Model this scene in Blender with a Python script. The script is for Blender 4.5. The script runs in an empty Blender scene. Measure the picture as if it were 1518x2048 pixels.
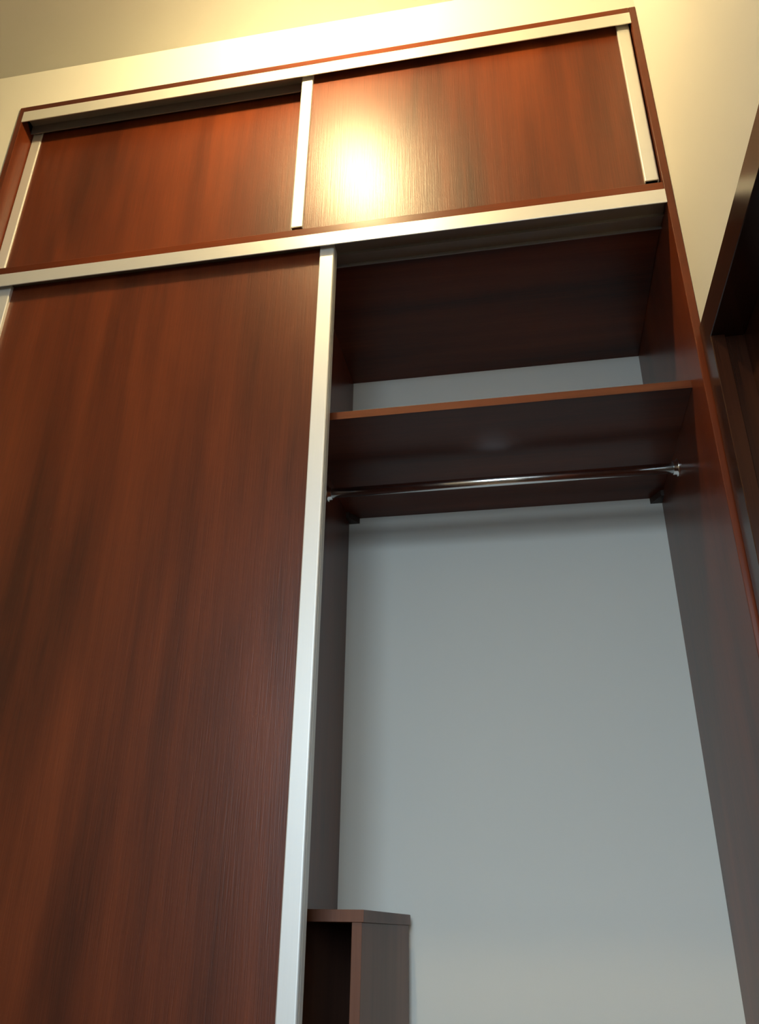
import bpy, bmesh, math, random
from mathutils import Vector, Matrix

random.seed(4)
scene = bpy.context.scene
col = scene.collection
PI = math.pi

# ------------------------------------------------------------------ camera
cam_data = bpy.data.cameras.new('camera')
cam = bpy.data.objects.new('camera', cam_data)
col.objects.link(cam)
RIGHT = Vector((0.98392625, 0.178217, 0.0113067))
UP = Vector((0.06896732, -0.43764182, 0.8965005))
FWD = Vector((-0.16471992, 0.88131058, 0.44289843))
M = Matrix((RIGHT, UP, -FWD)).transposed().to_4x4()
M.translation = Vector((0.6553, -1.4252, 0.8048))
cam.matrix_world = M
cam_data.sensor_fit = 'VERTICAL'
cam_data.sensor_height = 24.0
cam_data.lens = 24.0 * 1619.5 / 2048.0
cam_data.clip_start = 0.02
scene.camera = cam

# ------------------------------------------------------------------ world, light, exposure
world = bpy.data.worlds.new('world')
scene.world = world
world.use_nodes = True
bgn = world.node_tree.nodes['Background']
bgn.inputs['Color'].default_value = (0.55, 0.72, 1.0, 1)
bgn.inputs['Strength'].default_value = 0.15

BULB_STRENGTH = 1360.0
BULB_POS = Vector((0.210, -0.521, 3.078))
SKY_POWER = 1340.0
# the bright low sky outside the window behind the camera: its light enters slanting downwards
sky_light = bpy.data.lights.new('sky_daylight', 'AREA')
sky_light.shape = 'RECTANGLE'
sky_light.size = 7.0
sky_light.size_y = 3.2
sky_light.energy = SKY_POWER
sky_light.color = (0.70, 0.88, 1.0)
wl = bpy.data.objects.new('sky_daylight', sky_light)
col.objects.link(wl)
wl.location = (0.4, -8.0, 2.75)
wl.rotation_euler = (PI / 2, 0, 0)       # shines towards +y, at the window

scene.view_settings.view_transform = 'Standard'
scene.view_settings.look = 'None'
scene.view_settings.gamma = 1.0
scene.view_settings.exposure = 0.0
scene.view_settings.use_curve_mapping = False

# ------------------------------------------------------------------ materials
def new_mat(name):
    m = bpy.data.materials.new(name)
    m.use_nodes = True
    nt = m.node_tree
    return m, nt, nt.nodes['Principled BSDF']

def wood(name, dark, mid, light, axis='z', rough=0.3, bump=0.12, coat=0.0, spec=0.5):
    m, nt, b = new_mat(name)
    N, Lk = nt.nodes, nt.links
    tc = N.new('ShaderNodeTexCoord')
    oi = N.new('ShaderNodeObjectInfo')
    off = N.new('ShaderNodeVectorMath'); off.operation = 'SCALE'
    comb = N.new('ShaderNodeCombineXYZ')
    for k in range(3):
        Lk.new(oi.outputs['Random'], comb.inputs[k])
    Lk.new(comb.outputs[0], off.inputs[0]); off.inputs['Scale'].default_value = 37.0
    add = N.new('ShaderNodeVectorMath'); add.operation = 'ADD'
    Lk.new(tc.outputs['Object'], add.inputs[0]); Lk.new(off.outputs[0], add.inputs[1])
    def noise(across, along, detail, dist=0.0, rgh=0.55):
        mp = N.new('ShaderNodeMapping')
        s = [across] * 3
        s['xyz'.index(axis)] = along
        mp.inputs['Scale'].default_value = s
        Lk.new(add.outputs[0], mp.inputs['Vector'])
        n = N.new('ShaderNodeTexNoise')
        n.inputs['Scale'].default_value = 1.0
        n.inputs['Detail'].default_value = detail
        n.inputs['Roughness'].default_value = rgh
        n.inputs['Distortion'].default_value = dist
        Lk.new(mp.outputs[0], n.inputs['Vector'])
        return n
    broad = noise(7.5, 0.8, 2.5, 0.5)
    streak = noise(55.0, 1.1, 3.0, 0.3)
    pore = noise(420.0, 9.0, 2.0, 0.0)
    def madd(a, k, c):
        q = N.new('ShaderNodeMath'); q.operation = 'MULTIPLY_ADD'
        Lk.new(a, q.inputs[0]); q.inputs[1].default_value = k
        if isinstance(c, float): q.inputs[2].default_value = c
        else: Lk.new(c, q.inputs[2])
        return q.outputs[0]
    v = madd(pore.outputs['Fac'], 0.30, -0.30)
    v = madd(streak.outputs['Fac'], 0.28, v)
    v = madd(broad.outputs['Fac'], 1.1, v)
    ramp = N.new('ShaderNodeValToRGB')
    e = ramp.color_ramp.elements
    e[0].position = 0.30; e[0].color = (*dark, 1)
    e[1].position = 0.78; e[1].color = (*light, 1)
    x = e.new(0.54); x.color = (*mid, 1)
    Lk.new(v, ramp.inputs['Fac'])
    Lk.new(ramp.outputs['Color'], b.inputs['Base Color'])
    b.inputs['Roughness'].default_value = rough
    b.inputs['Specular IOR Level'].default_value = spec
    b.inputs['Coat Weight'].default_value = coat
    b.inputs['Coat Roughness'].default_value = 0.24
    bp = N.new('ShaderNodeBump')
    bp.inputs['Strength'].default_value = bump
    bp.inputs['Distance'].default_value = 0.001
    Lk.new(pore.outputs['Fac'], bp.inputs['Height'])
    Lk.new(bp.outputs['Normal'], b.inputs['Normal'])
    return m

DK, MD, LT = (0.052, 0.0100, 0.0033), (0.104, 0.0200, 0.0055), (0.155, 0.0315, 0.0082)
wood_v = wood('mahogany_laminate_upright', DK, MD, LT, 'z', 0.36, 0.25, coat=0.0, spec=0.5)
wood_side = wood('mahogany_laminate_side', DK, MD, LT, 'z', 0.3, 0.06, spec=0.35)
wood_h = wood('mahogany_laminate_level', DK, MD, LT, 'x', 0.3, 0.06, spec=0.3)
wood_band = wood('mahogany_edge_banding', DK, (0.13, 0.034, 0.011), LT, 'x', 0.35, 0.05, spec=0.3)
wood_cab = wood('brown_cabinet_laminate', (0.10, 0.043, 0.028), (0.145, 0.062, 0.039), (0.18, 0.08, 0.05), 'z', 0.4, 0.06, spec=0.25)
DOOR = (0.017, 0.0055, 0.003), (0.032, 0.0105, 0.0055), (0.048, 0.0155, 0.0075)
wood_door = wood('varnished_door_timber', *DOOR, 'z', 0.2, 0.04, spec=0.55)
wood_door_h = wood('varnished_door_timber_level', *DOOR, 'y', 0.2, 0.04, spec=0.55)

def paint(name, c, rough=0.85, bump=0.05):
    m, nt, b = new_mat(name)
    N, Lk = nt.nodes, nt.links
    tc = N.new('ShaderNodeTexCoord')
    n = N.new('ShaderNodeTexNoise'); n.inputs['Scale'].default_value = 90; n.inputs['Detail'].default_value = 4
    n2 = N.new('ShaderNodeTexNoise'); n2.inputs['Scale'].default_value = 2.2; n2.inputs['Detail'].default_value = 2
    Lk.new(tc.outputs['Object'], n.inputs['Vector']); Lk.new(tc.outputs['Object'], n2.inputs['Vector'])
    mx = N.new('ShaderNodeMix'); mx.data_type = 'RGBA'
    mx.inputs['A'].default_value = (*[k * 0.96 for k in c], 1); mx.inputs['B'].default_value = (*c, 1)
    Lk.new(n2.outputs['Fac'], mx.inputs['Factor']); Lk.new(mx.outputs['Result'], b.inputs['Base Color'])
    bp = N.new('ShaderNodeBump'); bp.inputs['Strength'].default_value = bump; bp.inputs['Distance'].default_value = 0.002
    Lk.new(n.outputs['Fac'], bp.inputs['Height']); Lk.new(bp.outputs['Normal'], b.inputs['Normal'])
    b.inputs['Roughness'].default_value = rough
    b.inputs['Specular IOR Level'].default_value = 0.2
    return m

wall_paint = paint('white_wall_paint', (0.69, 0.68, 0.635))
ceil_paint = paint('white_ceiling_paint', (0.70, 0.69, 0.64))
floor_mat = paint('brown_floor_tile', (0.16, 0.11, 0.08), 0.35, 0.02)

def metal(name, c, rough, metallic=1.0, brush=None, spec=0.5):
    m, nt, b = new_mat(name)
    N, Lk = nt.nodes, nt.links
    b.inputs['Metallic'].default_value = metallic
    b.inputs['Roughness'].default_value = rough
    b.inputs['Specular IOR Level'].default_value = spec
    tc = N.new('ShaderNodeTexCoord')
    mp = N.new('ShaderNodeMapping')
    s = [900.0] * 3
    if brush: s['xyz'.index(brush)] = 4.0
    mp.inputs['Scale'].default_value = s
    n = N.new('ShaderNodeTexNoise'); n.inputs['Scale'].default_value = 1.0
    Lk.new(tc.outputs['Object'], mp.inputs[0]); Lk.new(mp.outputs[0], n.inputs['Vector'])
    mx = N.new('ShaderNodeMix'); mx.data_type = 'RGBA'
    mx.inputs['A'].default_value = (*[k * 0.95 for k in c], 1); mx.inputs['B'].default_value = (*c, 1)
    Lk.new(n.outputs['Fac'], mx.inputs['Factor']); Lk.new(mx.outputs['Result'], b.inputs['Base Color'])
    return m

alu_v = metal('satin_aluminium_upright', (0.78, 0.78, 0.77), 0.52, 0.55, 'z')
alu_h = metal('satin_aluminium_level', (0.78, 0.78, 0.77), 0.42, 0.55, 'x')
bronze = metal('dark_anodised_aluminium', (0.27, 0.255, 0.25), 0.45, 0.5, 'x')
chrome = metal('chrome', (0.88, 0.89, 0.90), 0.22, 1.0, 'x')
grey_plastic = metal('grey_plastic', (0.35, 0.34, 0.33), 0.5, 0.0)
dark_plastic = metal('brown_plastic', (0.04, 0.022, 0.015), 0.45, 0.0)
white_plastic = metal('white_plastic', (0.8, 0.8, 0.78), 0.4, 0.0)

m_bulb, nt, b = new_mat('glowing_bulb_glass')
b.inputs['Base Color'].default_value = (1, 0.9, 0.7, 1)
b.inputs['Emission Color'].default_value = (1.0, 0.75, 0.36, 1)
b.inputs['Emission Strength'].default_value = BULB_STRENGTH

# ------------------------------------------------------------------ mesh helpers
def link(name, bm, mat, loc, parent=None, smooth=False):
    me = bpy.data.meshes.new(name)
    bmesh.ops.recalc_face_normals(bm, faces=bm.faces)
    bm.to_mesh(me); bm.free()
    if smooth:
        for p in me.polygons: p.use_smooth = True
    me.materials.append(mat)
    o = bpy.data.objects.new(name, me)
    o.location = loc
    col.objects.link(o)
    if parent is not None:
        o.parent = parent
        o.location = Vector(loc) - wloc(parent)
    return o

def wloc(o):
    v = Vector((0, 0, 0))
    while o is not None:
        v = v + Vector(o.location); o = o.parent
    return v

def box(name, x0, x1, y0, y1, z0, z1, mat, parent=None, bev=0.0008, segs=2):
    bm = bmesh.new()
    bmesh.ops.create_cube(bm, size=1.0)
    c = Vector(((x0 + x1) / 2, (y0 + y1) / 2, (z0 + z1) / 2))
    for v in bm.verts:
        v.co = Vector((v.co.x * (x1 - x0), v.co.y * (y1 - y0), v.co.z * (z1 - z0)))
    if bev > 0:
        bmesh.ops.bevel(bm, geom=list(bm.edges), offset=bev, segments=segs, affect='EDGES', profile=0.5)
    return link(name, bm, mat, c, parent)

def prism(name, pts, axis, a0, a1, mat, parent=None, smooth=False):
    """closed polygon of (u,v) extruded along axis; z: (x,y)  x: (y,z)  y: (x,z)"""
    cu = sum(p[0] for p in pts) / len(pts); cv = sum(p[1] for p in pts) / len(pts)
    ca = (a0 + a1) / 2
    def mk(u, v, a):
        u -= cu; v -= cv; a -= ca
        return {'z': (u, v, a), 'x': (a, u, v), 'y': (u, a, v)}[axis]
    bm = bmesh.new()
    A = [bm.verts.new(mk(u, v, a0)) for u, v in pts]
    B = [bm.verts.new(mk(u, v, a1)) for u, v in pts]
    n = len(pts)
    for i in range(n):
        bm.faces.new((A[i], A[(i + 1) % n], B[(i + 1) % n], B[i]))
    f1 = bm.faces.new(A); f2 = bm.faces.new(list(reversed(B)))
    bmesh.ops.triangulate(bm, faces=[f1, f2])
    c = {'z': (cu, cv, ca), 'x': (ca, cu, cv), 'y': (cu, ca, cv)}[axis]
    return link(name, bm, mat, c, parent, smooth)

def lathe(name, prof, mat, loc, axis='z', parent=None, seg=32):
    bm = bmesh.new()
    rings = []
    for r, h in prof:
        ring = []
        for k in range(seg):
            t = 2 * PI * k / seg
            p = (r * math.cos(t), r * math.sin(t), h)
            if axis == 'x': p = (h, r * math.cos(t), r * math.sin(t))
            ring.append(bm.verts.new(p))
        rings.append(ring)
    for a, b2 in zip(rings, rings[1:]):
        for k in range(seg):
            bm.faces.new((a[k], a[(k + 1) % seg], b2[(k + 1) % seg], b2[k]))
    bm.faces.new(rings[0]); bm.faces.new(list(reversed(rings[-1])))
    return link(name, bm, mat, loc, parent, True)

def thing(name, label, cat, loc):
    o = bpy.data.objects.new(name, None)
    o.empty_display_size = 0.1
    o.location = loc
    o['label'] = label; o['category'] = cat
    col.objects.link(o)
    return o

def struct(o):
    o['kind'] = 'structure'
    return o

# ------------------------------------------------------------------ dimensions (metres)
Z = 0.85
XLO, XLI, XRI, XRO = -0.724, -0.7075, 1.0424, 1.0601
ZT, ZT1, ZB1 = 2.1112 + Z, 2.0904 + Z, 2.0464 + Z
ZT2, ZB2 = 1.4441 + Z, 1.4019 + Z
ZDIV0, ZDIV1 = 1.4228 + Z, 1.4682 + Z
D = 0.60
ZC = 2.2782 + Z
XP = 0.1901
ZS0, ZS1 = 0.9561 + Z, 0.9755 + Z
X_LEFT, Y_REAR = -2.3, -2.8

# ------------------------------------------------------------------ structure
struct(box('floor', X_LEFT - .12, XRO + .12, Y_REAR - .12, D + .12, -0.10, 0.0, floor_mat, bev=0))
struct(box('ceiling', X_LEFT - .12, XRO + .12, Y_REAR - .12, D + .12, ZC, ZC + 0.10, ceil_paint, bev=0))
struct(box('wall_niche', XLO - .1, XRO + .12, D, D + .12, 0.0, ZC, wall_paint, bev=0))
def wall_mesh(name, boxes, mat=wall_paint):
    bm = bmesh.new()
    for (x0, x1, y0, y1, z0, z1) in boxes:
        r = bmesh.ops.create_cube(bm, size=1.0)
        for v in r['verts']:
            v.co = Vector(((x0 + x1) / 2 + v.co.x * (x1 - x0), (y0 + y1) / 2 + v.co.y * (y1 - y0), (z0 + z1) / 2 + v.co.z * (z1 - z0)))
    return struct(link(name, bm, mat, (0, 0, 0)))
# wall that carries the wardrobe: lintel above it and the stretch to its left
wall_mesh('wall_front', [(X_LEFT, XLO, 0.003, D, 0, ZC), (XLO, XRO, 0.003, D, ZT, ZC)])
wall_mesh('wall_left', [(X_LEFT - .12, X_LEFT, Y_REAR, D, 0, ZC)])
# right wall with the door opening; the opening runs from y = -0.90 to y = -0.06
DY0, DY1, DZ = -0.88, -0.075, 0.965 + Z
wall_mesh('wall_right', [(XRO, XRO + .12, -0.060, D, 0, ZC), (XRO, XRO + .12, DY0 - .015, -0.060, DZ + .015, ZC), (XRO, XRO + .12, Y_REAR, DY0 - .015, 0, ZC)])
# rear wall with the window opening
WX0, WX1, WZ0, WZ1 = 0.0, 1.0, 0.75, 2.3
wall_mesh('wall_rear', [(X_LEFT, WX0, Y_REAR - .12, Y_REAR, 0, ZC), (WX1, XRO, Y_REAR - .12, Y_REAR, 0, ZC),
                        (WX0, WX1, Y_REAR - .12, Y_REAR, 0, WZ0), (WX0, WX1, Y_REAR - .12, Y_REAR, WZ1, ZC)])
win = struct(box('window_1', WX0, WX1, Y_REAR - .06, Y_REAR - .01, WZ0, WZ0 + .05, white_plastic))
box('window_frame', WX0, WX1, Y_REAR - .06, Y_REAR - .01, WZ1 - .05, WZ1, white_plastic, win)
for x in (WX0, (WX0 + WX1) / 2 - .03, WX1 - .05):
    box('window_stile', x, x + .05, Y_REAR - .06, Y_REAR - .01, WZ0 + .05, WZ1 - .05, white_plastic, win)

# ------------------------------------------------------------------ timber door on the right wall
XF, XL, XD = 1.0520, 1.0780, 1.1150
dr = struct(box('door_1', XD, XD + .035, DY0 - .007, DY1 + .007, 0.006, DZ - .002, wood_door, bev=0.001))
e = 0.0012
prism('casing', [(XRO, -0.014), (XF + e, -0.014), (XF, -0.0152), (XF, -0.0738), (XF + e, -0.075), (XL, -0.075), (XL + .001, -0.074), (XL + .001, -0.0675),
                 (XD + .036, -0.0675), (XD + .036, -0.060), (XRO, -0.060)], 'z', 0.0, DZ, wood_door, dr)
prism('casing', [(XRO, DY0 - .061), (XF + e, DY0 - .061), (XF, DY0 - .057), (XF, DY0 - .004), (XF + e, DY0), (XL, DY0), (XL, DY0 - .0075), (XD + .036, DY0 - .0075), (XD + .036, DY0 - .015), (XRO, DY0 - .015)],
      'z', 0.0, DZ, wood_door, dr)
prism('casing_head', [(XRO, DZ + .070), (XF + e, DZ + .070), (XF, DZ + .0688), (XF, DZ + e), (XF + e, DZ), (XD + .036, DZ), (XD + .036, DZ + .015), (XRO, DZ + .015)],
      'y', DY0 - .061, -0.014, wood_door_h, dr)

# ------------------------------------------------------------------ built-in wardrobe
wr = thing('wardrobe', 'tall built-in wardrobe of reddish brown wood with silver-framed sliding doors, one bay standing open', 'wardrobe', ((XLO + XRO) / 2, D / 2, 0))
FY = -0.002                                                # frame edge stands a hair proud of the wall
box('side_panel', XLO, XLI, FY, D, 0, ZT, wood_side, wr, 0.0015)
box('side_panel', XRI, XRO - .0004, FY, D, 0, ZT, wood_side, wr, 0.0015)
box('top_panel', XLI, XRI, FY, D, ZT1, ZT, wood_h, wr, 0.0012)
box('divider_board', XLI, XRI, 0.0, D, ZDIV0, ZDIV1, wood_h, wr, 0.001)
box('plinth', XLI, XRI, 0.004, D, 0.0, 0.06, wood_h, wr, 0.001)
box('partition', XP - .018, XP, 0.095, D, 0.06, ZDIV0, wood_side, wr, 0.001)
sh = box('shelf', XP, XRI, 0.0867, D, ZS0, ZS1, wood_h, wr, 0.0006)
box('edge_band', XP, XRI, 0.0855, 0.0867, ZS0, ZS1, wood_band, sh, 0.0003)
for sx, x in ((1, XP), (-1, XRI)):
    # corner cleats that hold the shelf at the back
    prism('shelf_bracket', [(x, 0.555), (x + sx * .008, 0.555), (x + sx * .030, D), (x, D)], 'z', ZS0 - 0.016, ZS0, dark_plastic, wr)

def track(zweb0, zweb1, zridge):
    """two-groove top track, cross-section in (y, z)"""
    return [(0.0, zweb0), (0.045, zweb0), (0.045, zridge), (0.0485, zridge), (0.0485, zweb0), (0.0845, zweb0), (0.0845, zridge), (0.088, zridge), (0.088, zweb1), (0.0, zweb1)]
def fascia(zlip, ztop):
    return [(-0.0032, ztop - .0018), (-0.0032, zlip + .0010), (-0.0026, zlip), (-0.0006, zlip), (0.0, zlip + .001), (0.0, ztop - .0018)]
for zw, zb, zt, zr in ((ZT1, ZB1, ZT1, ZB1 + .006), (ZDIV0, ZB2, ZT2, ZB2 + .008)):
    tr = prism('top_track', track(zw - .005, zw - .0002, zr), 'x', XLI, XRI, bronze, wr)
    tr['label'] = 'dark grey grooved track'
    fa = prism('track_fascia', fascia(zb, zt), 'x', XLI, XRI, alu_h, tr)
    fa['label'] = 'silver aluminium strip along the track'
box('bottom_track', XLI, XRI, 0.006, 0.09, ZDIV1, ZDIV1 + .003, alu_h, wr, 0.0004)
box('bottom_track', XLI, XRI, 0.006, 0.09, 0.06, 0.064, alu_h, wr, 0.0004)

def stile_profile(x0, x1, y0, y1, flip):
    """hollow handle profile in (x, y): rounded front, open at the panel side and back"""
    w = x1 - x0
    r = 0.0045
    pts = []
    t = 0.0022
    # outer contour, starting at the inner side wall, front face, rounded outer corner, outer wall
    pts += [(0, y1 - y0 - .010), (0, 0.0022), (0.0006, 0.0007), (0.002, 0.0)]
    for k in range(7):
        a = PI / 2 * k / 6
        pts.append((w - r + r * math.sin(a), r - r * math.cos(a)))
    pts += [(w, 0.0085), (w - .0010, 0.0090), (w - .0010, 0.0105), (w, 0.0110), (w, y1 - y0)]
    pts += [(w - t - .001, y1 - y0), (w - t - .001, t + .001), (t, t + .001), (t, y1 - y0 - .010)]
    if flip: pts = [(w - u, v) for u, v in pts]
    return [(x0 + u, y0 + v) for u, v in pts]

def sliding_door(x0, x1, y, z0, z1, wst, stile_z0, wleft=None, proud=0.0045):
    """panel (the door) with two aluminium stiles; y is the front of the stiles"""
    d = box('sliding_door', x0 + .004, x1 - .004, y + proud, y + proud + .010, z0, z1, wood_v, wr, 0.0005)
    for (a, b2, fl) in ((x0, x0 + (wleft or wst), True), (x1 - wst, x1, False)):
        s = prism('stile', stile_profile(a, b2, y, y + .032, fl), 'z', stile_z0, z1, alu_v, d)
        s['label'] = 'silver aluminium edge profile'
    return d
sliding_door(-0.6360, 0.2661, 0.0110, 0.075, ZDIV0 - .007, 0.0358, 0.070, proud=0.010)
sliding_door(-0.7070, 0.1800, 0.0545, 0.075, ZDIV0 - .007, 0.0358, 0.070)
sliding_door(0.1489, 1.0391, 0.0110, ZDIV1 + .006, ZT1 - .007, 0.0322, 1.4905 + Z, proud=0.010)
sliding_door(-0.7070, 0.1850, 0.0545, ZDIV1 + .006, ZT1 - .007, 0.0318, 1.4905 + Z)

# hanging rail with its sockets
RY, RZ = 0.3438, 0.9060 + Z
rail = lathe('hanging_rail', [(0.0125, -(XRI - XP) / 2 + .001), (0.0125, (XRI - XP) / 2 - .001)], chrome, ((XRI + XP) / 2, RY, RZ), 'x', wr, 40)
rail['label'] = 'chrome hanging rail'
for x, s in ((XP, 1), (XRI, -1)):
    prof = [(0.021, 0.0), (0.021, 0.003), (0.0165, 0.004), (0.0165, 0.012), (0.0128, 0.012)]
    lathe('rail_socket', [(r, s * h) for r, h in prof], chrome, (x, RY, RZ), 'x', rail, 32)

# ------------------------------------------------------------------ narrow open cabinet in the open bay
cb = thing('open_cabinet', 'narrow brown open-fronted cabinet standing at the foot of the partition, behind the door edge', 'cabinet', (0.336, 0.16, 0.06))
CX0, CX1, CY0, CY1 = 0.200, 0.3325, 0.16, 0.550
CT = -0.0415 + Z
box('side_panel', CX1 - .019, CX1, CY0, CY1, 0.073, CT - .0205, wood_cab, cb, 0.0008)
box('side_panel', CX0, CX0 + .019, CY0, CY1, 0.073, CT - .0205, wood_cab, cb, 0.0008)
box('top_panel', CX0 - .003, CX1 + .0035, CY0 - .002, CY1 + .002, CT - .0205, CT, wood_cab, cb, 0.0008)
box('back_panel', CX0 + .019, CX1 - .019, CY1 - .008, CY1, 0.073, CT - .0205, wood_cab, cb, 0.0005)
box('bottom_panel', CX0 + .019, CX1 - .019, CY0, CY1 - .008, 0.073, 0.092, wood_cab, cb, 0.0005)
for x in (CX0 + .02, CX1 - .02):
    lathe('foot', [(0.012, 0.0725), (0.012, 0.062), (0.010, 0.0605)], dark_plastic, (x, CY0 + .03, 0), 'z', cb, 20)
cb.rotation_euler = (math.radians(-1.2), 0, math.radians(-4.0))

# ------------------------------------------------------------------ pendant lamp (above the frame; its glow is in the photograph)
lamp = thing('pendant_lamp', 'bare warm bulb hanging close under the ceiling in front of the wardrobe', 'lamp', (BULB_POS.x, BULB_POS.y, ZC))
lathe('canopy', [(0.035, 0.0), (0.035, -0.004), (0.02, -0.007)], white_plastic, (BULB_POS.x, BULB_POS.y, ZC), 'z', lamp)
lathe('lamp_holder', [(0.018, ZC - .004), (0.018, BULB_POS.z + .04), (0.014, BULB_POS.z + .036)], white_plastic, (BULB_POS.x, BULB_POS.y, 0), 'z', lamp)
lathe('bulb', [(0.012, 0.045), (0.02, 0.034), (0.03, 0.015), (0.0325, 0.0), (0.03, -0.013), (0.022, -0.024), (0.01, -0.031), (0.002, -0.0325)], m_bulb, BULB_POS, 'z', lamp)
